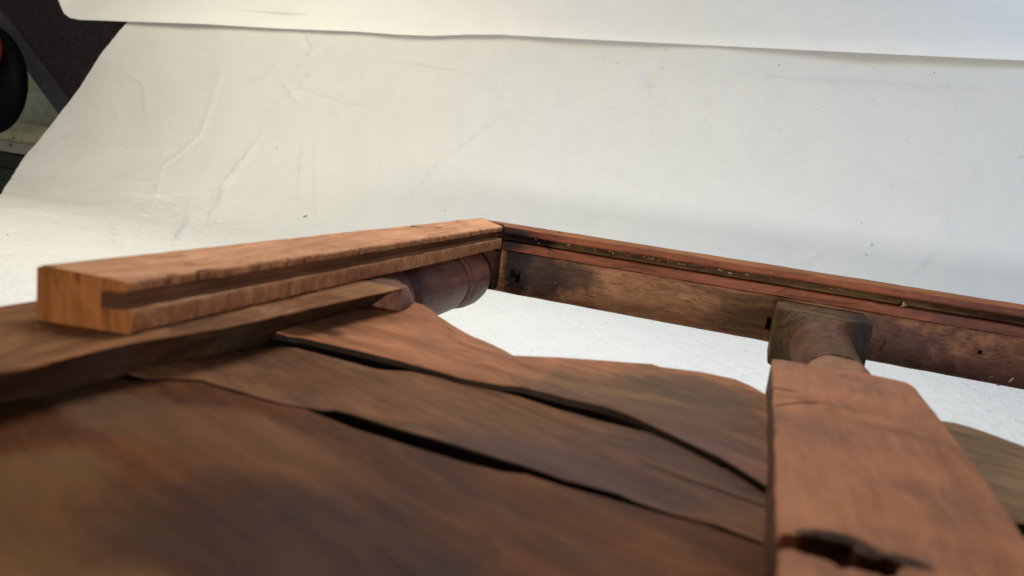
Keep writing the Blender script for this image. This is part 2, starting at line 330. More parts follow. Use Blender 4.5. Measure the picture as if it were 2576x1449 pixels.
crease(cm, [(510, 170), (545, 250), (440, 380)], .06, -.04); crease(cm, [(700, 180), (610, 290), (480, 440), (340, 560)], .07, .03)
crease(cm, [(405, 405), (490, 530)], .08, .035); crease(cm, [(430, 1030), (340, 1180)], .06, .03); crease(cm, [(330, 990), (480, 1005)], .04, -.02)
crease(cm, [(1700, 310), (1780, 380)], .08, .02); crease(cm, [(810, 350), (815, 390)], .05, .03); crease(cm, [(480, 450), (700, 520), (830, 545)], .09, -.02)
crease(c1, [(1280, 360), (1210, 600), (1150, 770), (930, 950), (680, 1290)], .06, .03); crease(c1, [(1449, 850), (1280, 1060), (1130, 1340)], .08, .035)
crease(c1, [(1092, 1130), (1000, 1330), (960, 1420)], .08, .055); crease(c1, [(640, 1240), (680, 1440)], .06, -.035)
crease(c1, [(640, 1080), (840, 1112), (1180, 1090)], .06, .03); crease(c1, [(740, 1225), (950, 1200)], .05, .03); crease(c1, [(310, 740), (600, 820), (900, 850)], .14, .035)
crease(c1, [(890, 1120), (1020, 1160)], .07, -.04); crease(c1, [(1200, 1070), (1140, 1340)], .07, -.025); crease(c1, [(840, 1210), (740, 1380)], .06, .02)
crease(cr, [(1870, 1090), (1760, 1220), (1610, 1360)], .10, .014); crease(cr, [(1840, 1180), (1700, 1330)], .10, -.01); crease(cr, [(780, 360), (860, 460)], .10, -.03)
crease(cr, [(680, 450), (740, 570)], .14, -.04); crease(cr, [(720, 350), (1250, 385), (2212, 425)], .16, .04); crease(cr, [(830, 540), (940, 850)], .10, .02)
crease(cr, [(1150, 1240), (1280, 1180)], .08, .03); crease(cr, [(1480, 1130), (1500, 1150), (1480, 1175)], .04, .03)
rr = random.Random(5)
for k in range(46):                # shallow random dents between the main creases
    u, v = rr.uniform(150, 2500), rr.uniform(110, 620)
    try: x, s = on_sheet(u, v)
    except IndexError: continue
    a = rr.uniform(0, 3.14); L = rr.uniform(.25, .9); CR.append(([(x, s), (x + L * math.cos(a), s + L * math.sin(a)), (x + L * 1.7 * math.cos(a + .4), s + L * 1.7 * math.sin(a + .4))], rr.uniform(.06, .16), rr.uniform(-.02, .02)))
def disp(X, Yv):
    D = np.zeros_like(X)
    for pts, wd, h in CR:
        best = np.full(X.shape, 1e9); side = np.zeros_like(X); tt = np.zeros_like(X); tot = len(pts) - 1
        for k in range(tot):
            ax, ay = pts[k]; bx, by = pts[k + 1]; dx, dy = bx - ax, by - ay; L2 = dx * dx + dy * dy + 1e-9
            t = np.clip(((X - ax) * dx + (Yv - ay) * dy) / L2, 0, 1); d = np.hypot(X - ax - t * dx, Yv - ay - t * dy)
            m = d < best; best = np.where(m, d, best); tt = np.where(m, (k + t) / tot, tt)
            side = np.where(m, np.sign((X - ax) * dy - (Yv - ay) * dx), side)
        taper = np.sin(np.clip(tt, .04, .96) * np.pi) ** .5
        r = np.exp(-(best / (wd * .65)))                        # sharp ridge
        D += 1.7 * h * taper * (r * .9 + .18 * side * np.exp(-(best / (wd * 2.2)) ** 2))
    D += .05 * np.sin(X * .9 + Yv * .5) * np.sin(Yv * .7 - X * .2) + .018 * np.sin(X * 2.3 - Yv * 1.1 + 1) * np.sin(Yv * 1.9 + X * .7)
    return D
def left_edge(s):                  # hanging part is cut/folded obliquely on the left
    return np.interp(s, LE_S, LE_X)
LQ = [(-700, 1250), (-300, 830), (0, 490), (75, 385), (150, 288), (195, 228), (262, 130), (320, 58), (370, -10)]
LEP = [on_sheet(a[0] + (b[0] - a[0]) * k / 12, a[1] + (b[1] - a[1]) * k / 12) for a, b in zip(LQ, LQ[1:]) for k in range(12)]
LE_S = [p[1] for p in LEP]; LE_X = [p[0] for p in LEP]
XR = 17.0
UE = [(158, 4), (163, 18), (172, 38), (186, 49), (210, 54), (320, 58), (520, 65), (700, 76), (900, 84), (1010, 92), (1090, 95), (1180, 92), (1260, 92), (1500, 105), (1800, 120), (2200, 140), (2576, 158), (2750, 167)]
TOP_S = min(on_sheet(u, v - 34)[1] for u, v in [(330, 58), (1300, 93), (2576, 158)]) + 2.0
def make_sheet():
    fine = list(np.arange(S0 + 1.0, min(TOP_S, S1 + 3.6), .034)); coarse = list(np.arange(0, S0 + 1.0, .12))
    ss = np.array(coarse + fine); nx = 620; t = np.linspace(0, 1, nx)
    L = np.where(ss < LE_S[0], LE_X[0], left_edge(ss)); jit = np.array([.02 * mnoise.noise(Vector((s * 1.7, 0, 0))) + .012 * mnoise.noise(Vector((s * 6, 4, 0))) for s in ss])
    X = (L + jit)[:, None] + (XR - L)[:, None] * t[None, :]; SS = np.repeat(ss[:, None], nx, 1)
    top = np.interp(X[0], *zip(*sorted(on_sheet(u, v - 5) for u, v in UE[5:])))
    top = top[None, :]; SA = S1 - 1.0; smax = ss.max()
    SS = np.where(SS > SA, SA + (SS - SA) * (top - SA) / (smax - SA), SS)
    L2 = np.where(SS[:, 0] < LE_S[0], LE_X[0], left_edge(SS[:, 0])) + jit; X = L2[:, None] + (XR - L2)[:, None] * t[None, :]
    D = disp(X, SS); sg = np.linspace(0, S1 + 9, 6000); pg = np.array([prof(s) for s in sg]); PQ = [np.interp(SS, sg, pg[:, k]) for k in range(4)]
    Yw = PQ[0] + D * PQ[2]; Zw = PQ[1] + D * PQ[3]
    V = np.stack([X, Yw, Zw], -1).reshape(-1, 3)
    V2 = V.copy(); nrm = np.stack([np.zeros_like(X), PQ[2], PQ[3]], -1).reshape(-1, 3); V2 -= nrm * .02
    n = len(ss); i = np.arange(n * nx).reshape(n, nx)
    Q = np.stack([i[:-1, :-1], i[:-1, 1:], i[1:, 1:], i[1:, :-1]], -1).reshape(-1, 4)
    b = np.concatenate([i[0, :], i[1:, -1], i[-1, -2::-1], i[-2:0:-1, 0]]); N = n * nx
    # rim + coarse back face give the cloth its thickness
    bj = np.roll(b, -1); rim = np.stack([b, b + N, bj + N, bj], -1)
    allq = np.concatenate([Q, rim, (Q + N)[:, ::-1]])
    VV = np.concatenate([V, V2]); VV[:, 2] -= FLOOR; VV *= S
    me = bpy.data.meshes.new('white_cloth'); me.vertices.add(len(VV)); me.vertices.foreach_set('co', VV.ravel())
    me.loops.add(allq.size); me.loops.foreach_set('vertex_index', allq.ravel().astype(np.int32))
    me.polygons.add(len(allq)); me.polygons.foreach_set('loop_start', np.arange(0, allq.size, 4, dtype=np.int32)); me.polygons.foreach_set('loop_total', np.full(len(allq), 4, dtype=np.int32))
    me.update(calc_edges=True); me.polygons.foreach_set('use_smooth', [True] * len(me.polygons)); me.set_sharp_from_angle(angle=math.radians(50))
    return link('white_cloth', me, M_SHEET)
tag(make_sheet(), 'creased off-white cloth under the wooden frame, sweeping up behind it to the seam', 'cloth')

# upper sheet: overlaps the cloth, lower edge runs across the picture, rounded lower left corner
def sheet_pt(u, v, off): x, s = on_sheet(u, v); y, z, ny, nz = prof(s); k = 1.0; return (x, y + ny * off, z + nz * off)
def make_upper():                    # laid over the top of the cloth, slopes away behind its lower edge
    bm = bmesh.new(); low = []
    for i in range(len(UE) - 1):
        a, b = Vector(UE[i]), Vector(UE[i + 1]); n = max(1, int((b - a).length / 14))
        for k in range(n): low.append(a + (b - a) * k / n)
    low.append(Vector(UE[-1])); m = 30; rings = []
    for p in low:
        q = Vector(sheet_pt(p.x, p.y, .12)); col = []
        for j in range(m + 1):
            d = 5.5 * (j / m) ** 1.6
            lean = math.radians(56 + 26 * math.exp(-d / .25))
            wv = .03 * math.sin(q.x * .6 + d * 1.1) + .02 * fn((q.x, d, 0), .9, 1.3)
            if j == 0: cy = cz = 0.0; pd = 0
            else: cy += (d - pd) * math.cos(lean); cz += (d - pd) * math.sin(lean); pd = d
            col.append(bm.verts.new((q.x - .12 * d, q.y + cy - wv * min(1, d), q.z + cz + wv * .6 * min(1, d))))
        rings.append(col)
    for a, b in zip(rings, rings[1:]):
        for j in range(m): bm.faces.new((a[j], a[j + 1], b[j + 1], b[j]))
    bmesh.ops.recalc_face_normals(bm, faces=bm.faces)
    bmesh.ops.solidify(bm, geom=bm.faces[:], thickness=.03)
    return to_obj('upper_sheet', bm, M_UPPER, smooth=45)
tag(make_upper(), 'smooth white sheet overlapping the top of the creased cloth, rounded lower left corner', 'sheet')

# crumbs lying on the cloth
def crumbs():
    bm = bmesh.new(); r = random.Random(3)
    spots = [(cr, p) for p in [(217, 278), (282, 300), (505, 238), (671, 324), (697, 572), (954, 340), (1047, 311), (1225, 521), (1055, 618), (1495, 324), (1670, 329), (1784, 347), (1845, 400), (1890, 527), (1654, 666), (1970, 822), (1490, 471), (1175, 752), (1438, 1063), (1143, 1008), (1768, 1154), (297, 1036), (348, 1076), (400, 1080), (550, 1172), (443, 633), (637, 683), (248, 518), (767, 714), (854, 908), (640, 445), (793, 481), (1580, 886), (1465, 1215), (1458, 1210), (1488, 1165), (2192, 750), (2200, 748), (101, 897), (1371, 66), (350, 893), (1056, 938), (270, 1064), (1660, 1350)]]
    spots += [(cm, p) for p in [(527, 200), (943, 227), (374, 747), (445, 717), (123, 789), (1020, 710), (1227, 1070), (890, 895), (1695, 841), (1615, 958), (1411, 1090), (455, 614), (620, 757), (2035, 296), (1552, 359), (2068, 553), (1450, 718)]]
    spots += [(c1, p) for p in [(783, 340), (926, 547), (922, 155), (1020, 155), (907, 1073), (718, 844), (1300, 888), (1230, 1030), (45, 1345)]]
    spots += [(c4, p) for p in [(880, 825), (357, 1022), (940, 860)]] + [(c5, p) for p in [(1783, 1140), (1988, 1192), (945, 820)]]
    for f, p in spots:
        u, v = f(*p)
        if f is cr and v < 60: continue
        q = Vector(sheet_pt(u, v, .02)); s = r.uniform(.006, .012) * (1.5 if p in [(348, 1076), (297, 1036), (374, 747), (880, 825)] else 1) * (.6 if f in (c4, c5) else 1)
        ret = bmesh.ops.create_icosphere(bm, subdivisions=1, radius=1)
        rot = Matrix.Rotation(r.uniform(0, 3), 3, 'Y')
        for vv in ret['verts']: vv.co = q + rot @ Vector((vv.co.x * s * r.uniform(.8, 1.5), vv.co.y * s * .6, vv.co.z * s * r.uniform(.6, 1.1)))
    return to_obj('wood_crumbs', bm, M_CRUMB)
tag(crumbs(), 'tiny dark crumbs scattered over the white cloth', 'crumbs', 'stuff')
bm = bmesh.new(); a = Vector(sheet_pt(*cm(508, 1106), .03)); b = Vector(sheet_pt(*cm(530, 1101), .03)); pr = []
for k in range(7):
    t = k / 6; c = a.lerp(b, t) + Vector((0, 0, .008 * math.sin(t * 3))); rd = .014 * math.sin(math.pi * (.15 + .7 * t))
    pr.append([bm.verts.new(c + Vector((0, rd * math.cos(q), rd * math.sin(q)))) for q in lin(0, 5.2, 5)])
for r0, r1 in zip(pr, pr[1:]):
    for i in range(6): bm.faces.new((r0[i], r0[(i + 1) % 6], r1[(i + 1) % 6], r1[i]))
bm.faces.new(pr[0]); bm.faces.new(pr[-1])
tag(to_obj('wood_splinter', bm, M_CRUMB), 'small dark splinter on the white cloth just above the orange batten', 'splinter')

# ------------------------------------------------------------------ room behind, seen past the cloth's left edge
YB = 24.0
def bk(f, x, y, yy=YB): return Vector(ony(*f(x, y), yy))
def slab(pts, y0, th, name, mat, parent=None, bev=.06):
    bm = bmesh.new(); vs = [bm.verts.new((p[0], y0, p[2])) for p in pts]; f = bm.faces.new(vs)
    r = bmesh.ops.extrude_face_region(bm, geom=[f])
    for g in r['geom']:
        if isinstance(g, bmesh.types.BMVert): g.co.y += th
    bmesh.ops.recalc_face_normals(bm, faces=bm.faces)
    bmesh.ops.bevel(bm, geom=bm.edges[:], offset=bev, segments=2, affect='EDGES', profile=.5)
    return to_obj(name, bm, mat, parent, smooth=40)
cab = empty('cabinet', P3(-16, 27, FLOOR)); tag(cab, 'pale green painted cabinet behind the left edge of the cloth', 'cabinet')
def band(name, yt, yb, mat, yy, x0=-62, x1=-14):
    zt = ony(*cl(100, yt), yy); zb = ony(*cl(100, yb), yy)
    kt = (ony(*cl(400, yt + 0), yy)[2] - zt[2]) / (ony(*cl(400, yt), yy)[0] - zt[0]); tilt = .0
    zt, zb = zt[2], zb[2]
    return slab([(x0, 0, zt), (x1, 0, zt), (x1, 0, zb), (x0, 0, zb)], yy, 1.5, name, mat, bev=.05)
for nm, a_, b_, mt, yy in [('top_panel', -700, 655, M_GREEN, 27), ('middle_panel', 663, 868, M_GREEN, 26.9), ('shelf_board', 872, 1012, M_OLIVE, 26.2), ('shelf_edge', 1016, 1092, M_BEIGE, 26.0), ('drawer_gap', 1100, 1212, M_DGAP, 26.6), ('plinth', 1216, 1900, M_DG, 26.4)]:  # the drawer gap is a solid slab, its shade put into the dark colour
    o = band(nm, a_, b_, mt, yy); o.parent = cab; o.matrix_parent_inverse = Matrix.Translation(-cab.location)
for x_, y_ in ((95, 985), (75, 1035)):
    bm = bmesh.new(); q = bk(cl, x_, y_, 26.1 if y_ < 1000 else 25.95); bmesh.ops.create_uvsphere(bm, u_segments=12, v_segments=8, radius=.05)
    for v in bm.verts: v.co = Vector((v.co.x, v.co.y * .5, v.co.z)) + q
    o = to_obj('screw_head', bm, M_DGAP, smooth=40); o.parent = cab; o.matrix_parent_inverse = Matrix.Translation(-cab.location)
# dark slanting beam, two faces meeting at a ridge
bp = [bk(cl, *p, 22) for p in [(-420, -330), (60, 330), (200, 545), (430, 835), (760, 1260)]]
rd_ = [bk(cl, *p, 21.3) for p in [(-280, -400), (40, 60), (170, 235), (400, 500), (560, 720), (860, 1100)]]
bm = bmesh.new()
pa = bk(cl, -260, -120, 22); pb = bk(cl, 620, 1095, 22); ra = bk(cl, -180, -215, 21.4); rb = bk(cl, 740, 985, 21.4); qa = bk(cl, 560, -700, 22.6); qb = bk(cl, 1500, 500, 22.6)
secs = []
for t in lin(0, 1, 30):
    row = [pa.lerp(pb, t) + Vector((0, .5, 0)), pa.lerp(pb, t), pa.lerp(pb, t).lerp(ra.lerp(rb, t), .85) + Vector((0, -.02, 0)), ra.lerp(rb, t), ra.lerp(rb, t).lerp(qa.lerp(qb, t), .1) + Vector((0, .02, 0)), qa.lerp(qb, t), qa.lerp(qb, t) + Vector((0, .8, 0))]
    secs.append([bm.verts.new(p + Vector((0, .05 * fn(p, .7), 0))) for p in row])
for a, b in zip(secs, secs[1:]):
    for i in range(7): bm.faces.new((a[i], a[(i + 1) % 7], b[(i + 1) % 7], b[i]))
bm.faces.ensure_lookup_table()
for k_, f in enumerate(bm.faces): f.material_index = 1 if k_ % 7 == 1 else 0
bm.faces.new(secs[0]); bm.faces.new(secs[-1])
tag(to_obj('dark_beam', bm, [M_BEAM, M_BEAM2], smooth=20), 'wide dark blue-black beam slanting behind the upper left corner of the cloth', 'beam')
# round black pot-like thing with a red disc at the left frame edge
pot = empty('black_drum', P3(*bk(cl, -250, 560, 19))); tag(pot, 'rounded black drum with a red front at the left edge of the picture', 'drum')
bm = bmesh.new(); cc = bk(cl, -150, 560, 19.5); edge = bk(cl, 150, 560, 19.5); R_ = (edge - cc).length
prf = [(0, -.20), (.62, -.20), (.86, -.15), (.97, -.05), (1, .05), (.97, .16), (.9, .22), (0, .22)]
rings = [[bm.verts.new(cc + Vector((R_ * r_ * math.cos(q), R_ * d_, R_ * r_ * math.sin(q)))) for q in lin(0, 2 * math.pi, 48)[:-1]] for r_, d_ in prf[1:-1]]
for a, b in zip(rings, rings[1:]):
    for i in range(48): bm.faces.new((a[i], a[(i + 1) % 48], b[(i + 1) % 48], b[i]))
bm.faces.new(rings[0]); bm.faces.new(rings[-1])
o = to_obj('shell', bm, M_BLACK, smooth=40); o.parent = pot; o.matrix_parent_inverse = Matrix.Translation(-pot.location)
bm = bmesh.new(); ctr = bk(cl, -110, 345, 18.6); ed = bk(cl, 8, 345, 18.6); r2 = (ed - ctr).length
g = bmesh.ops.create_uvsphere(bm, u_segments=32, v_segments=16, radius=r2)
for v in bm.verts: v.co = Vector((v.co.x, v.co.y * .35, v.co.z)) + ctr
o = to_obj('red_cap', bm, M_RED, smooth=60); o.parent = pot; o.matrix_parent_inverse = Matrix.Translation(-pot.location)

# ------------------------------------------------------------------ the wooden frame
frame = empty('wooden_frame', P3(-1, 4.5, -1.5))
tag(frame, 'old brown wooden furniture frame with turned bars, curved splats and a grooved orange batten', 'furniture frame')
PI_ = Matrix.Translation(-frame.location)
def part(o, parent=None):
    o.parent = parent or frame
    o.matrix_parent_inverse = Matrix.Identity(4) if parent else PI_
    return o

# grooved batten (raw orange wood) along the left side
XF, XB = -2.541, -2.985
bprof = [(XB + .02, -1.0), (XF - .015, -1.0), (XF, -.985), (XF, -.902), (XF - .008, -.893), (XF - .06, -.895), (XF - .142, -.900), (XF - .146, -.895), (XF - .146, -.822), (XF - .10, -.815), (XF - .018, -.812), (XF - .008, -.805), (XF - .006, -.778), (XF - .018, -.768), (XF - .05, -.764), (XB + .03, -.744), (XB, -.76), (XB, -.98)]
bprof = subdiv_profile(bprof, .03)
def bfx(i, a, z, s):
    t = (s - 2.5) / 5.1; near = max(0, 1 - (s - 2.5) / 1.6)
    front = a > XF - .03
    mitre = (XF - a) / (XF - XB)                                   # 0 front .. 1 back
    s2 = s
    if s < 2.8: s2 = s - (mitre) * .10 * (2.8 - s) / .2            # near end slightly out of square
    if s > 7.2: s2 = s + mitre * .43 * (s - 7.2) / .36             # far end mitred
    a2 = a; z2 = z
    if front and z > -.84: a2 -= .028 * near
    r = fn((a * 3, s2, z * 3), 4, 2.2) * .003 + fn((a * 5, s2, z * 5), 19, 5.1) * .003
    if front: a2 += r * 1.7
    if front and -.85 < z < -.76: a2 -= max(0, fn((0, s2, 1), 6, 8.8) - .15) * .03 + max(0, fn((0, s2, 4), 20, 2.8) - .1) * .03; z2 += fn((1, s2, 0), 5, 4.0) * .003 + fn((1, s2, 0), 21, 4.0) * .004
    if front and abs(z + .99) < .02: z2 += abs(fn((1, s2, 9), 17, 4.0)) * .009; a2 += fn((1, s2, 5), 19, 4.0) * .004
    if z > -.80 and a < XF - .02: z2 += fn((a, s2, 0), 3, 1.0) * .004 + fn((a, s2, 0), 11, 1.0) * .002
    if a < XB + .01: z2 += fn((0, s2, 2), 4, 3.0) * .008
    return a2, z2, s2
bmB = sweep(bprof, 'Y', [2.6, 2.61] + lin(2.63, 7.5, 420) + [7.53, 7.56], bfx)
bmB.faces.ensure_lookup_table()
bmesh.ops.recalc_face_normals(bmB, faces=bmB.faces)
for f in bmB.faces:
    if f.material_index == 1: 
        if f.calc_center_median().y > 5: f.material_index = 0
        continue
    c = f.calc_center_median()
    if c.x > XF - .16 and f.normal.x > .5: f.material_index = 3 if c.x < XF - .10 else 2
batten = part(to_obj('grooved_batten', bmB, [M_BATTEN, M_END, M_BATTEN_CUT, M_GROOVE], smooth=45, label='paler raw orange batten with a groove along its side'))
cuts = []
for (xa, ya), (xb, yb), wd in [((1205, 172), (1380, 198), .022), ((1275, 160), (1350, 172), .024), ((1560, 135), (1645, 155), .020), ((1700, 119), (1772, 131), .022), ((1465, 190), (1530, 194), .010)]:
    p0 = Vector(onz(*c3(xa, ya), -.77)); p1 = Vector(onz(*c3(xb, yb), -.78)); d = p1 - p0
    c = (p0 + p1) / 2; L = d.length; ang = math.atan2(d.y, d.x)
    bm = bmesh.new(); top = []; npt = 9
    for k in range(npt):
        t = k / (npt - 1); q = p0 + d * t; nrm = Vector((-d.y, d.x)) / L; ww = wd * 2.8 * (math.sin(math.pi * min(.93, .12 + t * .86))) ; q = q + nrm * .03 * fn((k, 2, 3), .9, xa)
        top.append((bm.verts.new((q.x - nrm.x * ww, q.y - nrm.y * ww, -.70)), bm.verts.new((q.x + nrm.x * ww, q.y + nrm.y * ww, -.70)), bm.verts.new((q.x, q.y, -.83))))
    for a, b in zip(top, top[1:]):
        bm.faces.new((a[0], a[1], b[1], b[0])); bm.faces.new((a[1], a[2], b[2], b[1])); bm.faces.new((a[2], a[0], b[0], b[2]))
    bm.faces.new(top[0]); bm.faces.new(top[-1][::-1]); bmesh.ops.recalc_face_normals(bm, faces=bm.faces); cuts.append(bm)
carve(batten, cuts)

# moulding along the far side
YF = 7.6
mprof = [(YF + .03, -1.012), (YF, -1.005), (YF - .004, -.96), (YF, -.925), (YF + .012, -.915), (YF + .17, -.918), (YF + .17, -.893), (YF + .115, -.890), (YF + .10, -.872), (YF + .075, -.855), (YF + .045, -.842), (YF + .012, -.832), (YF, -.820), (YF - .004, -.795), (YF, -.765), (YF + .02, -.752), (YF + .06, -.747), (YF + .38, -.757), (YF + .40, -.77), (YF + .40, -1.012)]
mprof = subdiv_profile(mprof, .02)
XL = -2.545
def mfx(i, a, z, s):
    k = (a - YF) / .4; s2 = s
    if s < XL + .8: s2 = s - k * .44 * (1 - (s - XL) / .8)
    z2 = z + fn((s2, a, z), 2.3, 4) * .004 + fn((s2 * 1.0, a, z), 9, 7) * .0022; a2 = a + fn((s2, z, a), 8, 1) * .003
    return a2, z2, s2
bmM = sweep(mprof, 'X', lin(XL, 5.6, 360), mfx)
bmesh.ops.recalc_face_normals(bmM, faces=bmM.faces)
for f in bmM.faces:
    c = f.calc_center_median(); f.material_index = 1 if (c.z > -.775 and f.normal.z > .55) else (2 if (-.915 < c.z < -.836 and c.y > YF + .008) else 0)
mould = part(to_obj('moulding', bmM, [M_MOULD, M_MTOP, M_COVE], smooth=35, label='reddish moulding with a dusty dark cove'))
c = ony(*c4(548, 173), 7.68); carve(mould, [cutter_box((c[0], 7.72, -.745), (.07, .06, .05), .2)])

# lower rail under it with mortise slits and a nail hole
rp = subdiv_profile([(YF + .035, -1.018), (YF + .40, -1.018), (YF + .40, -1.45), (YF + .38, -1.472), (YF + .045, -1.472), (YF + .028, -1.455), (YF + .025, -1.03)], .05)
def rfx(i, a, z, s):
    return a + fn((s, z, a), 3, 2) * .004 + fn((s, z, a), 14, 2) * .0012, z + (fn((s, 0, a), 5, 6) * .004 if z < -1.4 else 0), s
bmR = sweep(rp, 'X', lin(-3.1, 5.6, 300), rfx)
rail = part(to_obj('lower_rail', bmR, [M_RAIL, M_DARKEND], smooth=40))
s1 = ony(*c3(2064, 520), 7.63); s2 = ony(*c4(2040, 820), 7.63); hl = ony(*c5(1735, 700), 7.63)
carve(rail, [cutter_box((s1[0], 7.63, s1[2]), (.05, .35, .135), 0, .04), cutter_box((s1[0] - .05, 7.63, s1[2] + .015), (.07, .22, .09), 0, .3), cutter_box((s2[0], 7.63, s2[2]), (.045, .30, .125)), 
             cutter_box((hl[0], 7.8, hl[2]), (.035, .8, .035))])
# loose sliver standing on the rail beside the block
bm = bmesh.new(); a = Vector(ony(*c5(1062, 612), 7.61)); b = Vector(ony(*c5(1036, 712), 7.61)); pr = []
for k in range(8):
    t = k / 7; q = a.lerp(b, t) + Vector((.012 * math.sin(t * 7), -.008, 0)); r_ = .011 * math.sin(math.pi * (.12 + .76 * t))
    pr.append([bm.verts.new(q + Vector((r_ * math.cos(w_), r_ * math.sin(w_), 0))) for w_ in lin(0, 5.2, 5)])
for r0, r1 in zip(pr, pr[1:]):
    for i in range(6): bm.faces.new((r0[i], r0[(i + 1) % 6], r1[(i + 1) % 6], r1[i]))
bm.faces.new(pr[0]); bm.faces.new(pr[-1])
part(to_obj('wood_sliver', bm, M_BLOCK))

# turned bars -----------------------------------------------------------------
def lathe(x0, z0, prof_, seg=64, wob=.004, box=None):
    bm = bmesh.new(); rings = []
    for y, r in prof_:
        rings.append([bm.verts.new((x0 + (r + wob * fn((math.cos(q), y, math.sin(q)), 2.5, 3)) * math.cos(q), y, z0 + (r + wob * fn((math.cos(q), y, math.sin(q)), 2.5, 3)) * math.sin(q))) for q in lin(0, 2 * math.pi, seg)[:-1]])
    if box:                                                      # the round is turned out of square stock
        xa, xb, za, zb = box
        for rg in rings:
            for v in rg:
                dx, dz = v.co.x - x0, v.co.z - z0
                k = min(1, (xb - x0) / dx if dx > 1e-5 else 9, (xa - x0) / dx if dx < -1e-5 else 9, (zb - z0) / dz if dz > 1e-5 else 9, (za - z0) / dz if dz < -1e-5 else 9)
                v.co.x = x0 + dx * k; v.co.z = z0 + dz * k
    for a, b in zip(rings, rings[1:]):
        for i in range(seg): bm.faces.new((a[i], a[(i + 1) % seg], b[(i + 1) % seg], b[i]))
    bm.faces.new(rings[0]); bm.faces.new(rings[-1]); return bm
def dense(pf, step=.03):
    out = []
    for (y0, r0), (y1, r1) in zip(pf, pf[1:]):
        n = max(1, int(abs(y1 - y0) / step))
        for k in range(n): t = k / n; out.append((y0 + (y1 - y0) * t, r0 + (r1 - r0) * t))
    out.append(pf[-1]); return out
# left bar
LX, LZ = -2.83, -1.30
pf = [(4.75, .24), (5.0, .285), (5.52, .29), (5.56, .28), (5.585, .262), (5.615, .258), (5.64, .275), (5.68, .292), (5.9, .298), (6.3, .300), (6.66, .298), (6.72, .286), (6.745, .268), (6.775, .266), (6.80, .285), (6.825, .292), (6.85, .282), (6.87, .285), (6.93, .305), (7.05, .318), (7.2, .318), (7.30, .302), (7.36, .27), (7.40, .22), (7.42, .20)]
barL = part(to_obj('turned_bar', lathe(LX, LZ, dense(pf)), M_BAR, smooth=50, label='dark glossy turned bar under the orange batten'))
bm = bmesh.new(); bmesh.ops.create_cube(bm, size=1)
for v in bm.verts: v.co = Vector((-2.88 + v.co.x * .66, 7.52 + v.co.y * .20, -1.225 + v.co.z * .41))
bmesh.ops.subdivide_edges(bm, edges=bm.edges[:], cuts=5, use_grid_fill=True)
for v in bm.verts: v.co += Vector([fn(v.co, 9, k) * .02 for k in (1, 4, 9)])
part(to_obj('bar_block', bm, M_DARKEND, smooth=40), barL)
# left plate with its wavy, worn front edge
fr = [(0, 935), (100, 918), (165, 903), (184, 896), (250, 880), (340, 860), (450, 843), (575, 822), (656, 804), (787, 774), (928, 744), (1013, 726)]
frx = [onz(u, v, -1.0) for u, v in fr]
lo = [onz(u, v, -1.20) for u, v in [(0, 1008), (100, 992), (250, 955), (420, 915), (575, 885), (733, 829), (822, 807), (963, 765), (1020, 754)]]
fy = [p[1] for p in frx]; fxx = [p[0] for p in frx]; ly = [p[1] for p in lo]; lx = [p[0] for p in lo]
def lfx(i, a, z, s):
    k = a                                                        # a in 0..1: 0 back, 1 front
    top = float(np.interp(s, [0] + fy, [fxx[0] - .02] + fxx)); bot = float(np.interp(s, [0] + ly, [lx[0] - .03] + lx))
    w_ = min(1, max(0, (-1.0 - z) / .20)); xf = top * (1 - w_) + bot * w_
    back = -3.28 + .05 * fn((s, 0, 0), .8)
    
    x = back + (xf - back) * k + (fn((s, z * 4, 0), 7, 3) * .006 if k > .9 else 0)
    return x, z + fn((x, s, z), 3, 3) * .004, s + min(1, (-1 - z) / .2) * .42 * min(1, max(0, (s - 4.2) / .45))
lp = subdiv_profile([(0, -1.0), (.985, -1.0), (.996, -1.006), (1, -1.02), (1, -1.20), (.99, -1.24), (0, -1.28)], .05)
bm = sweep(lp, 'Y', lin(.6, 4.66, 170), lfx)
bmesh.ops.recalc_face_normals(bm, faces=bm.faces)
for f in bm.faces:
    f.material_index = 1 if (f.normal.x > .2 and f.calc_center_median().z < -1.012) else 0
part(to_obj('bar_plate', bm, [M_LPLATE, M_LEDGE], smooth=18), barL)

bm = bmesh.new(); rings = []; N_ = 40
for k in range(19):
    t = k / 18; e = t ** 1.8 if t < .5 else t ** 1.2; y = 4.55 + .85 * t; ring = []
    for j in range(N_):
        q = 2 * math.pi * j / N_; cx_, sz_ = math.cos(q), math.sin(q)
        kk = 1 / max(abs(cx_), abs(sz_)) ; kk = kk ** (1 - .15)
        bx, bz = -2.59 + .355 * cx_ * kk, -1.125 + .118 * sz_ * kk
        rx_, rz_ = LX + .283 * cx_, LZ + .283 * sz_
        x, z = bx + (rx_ - bx) * e, bz + (rz_ - bz) * e
        ring.append(bm.verts.new((x + .006 * fn((x, y, z), 6), y + (-1 - z) * 1.2 * (1 - e) * .6, z + .005 * fn((z, x, y), 7))))
    rings.append(ring)
for a, b in zip(rings, rings[1:]):
    for j in range(N_): bm.faces.new((a[j], a[(j + 1) % N_], b[(j + 1) % N_], b[j]))
bm.faces.new(rings[0]); bm.faces.new(rings[-1])
part(to_obj('bar_shoulder', bm, M_SHOULDER, smooth=40), barL)

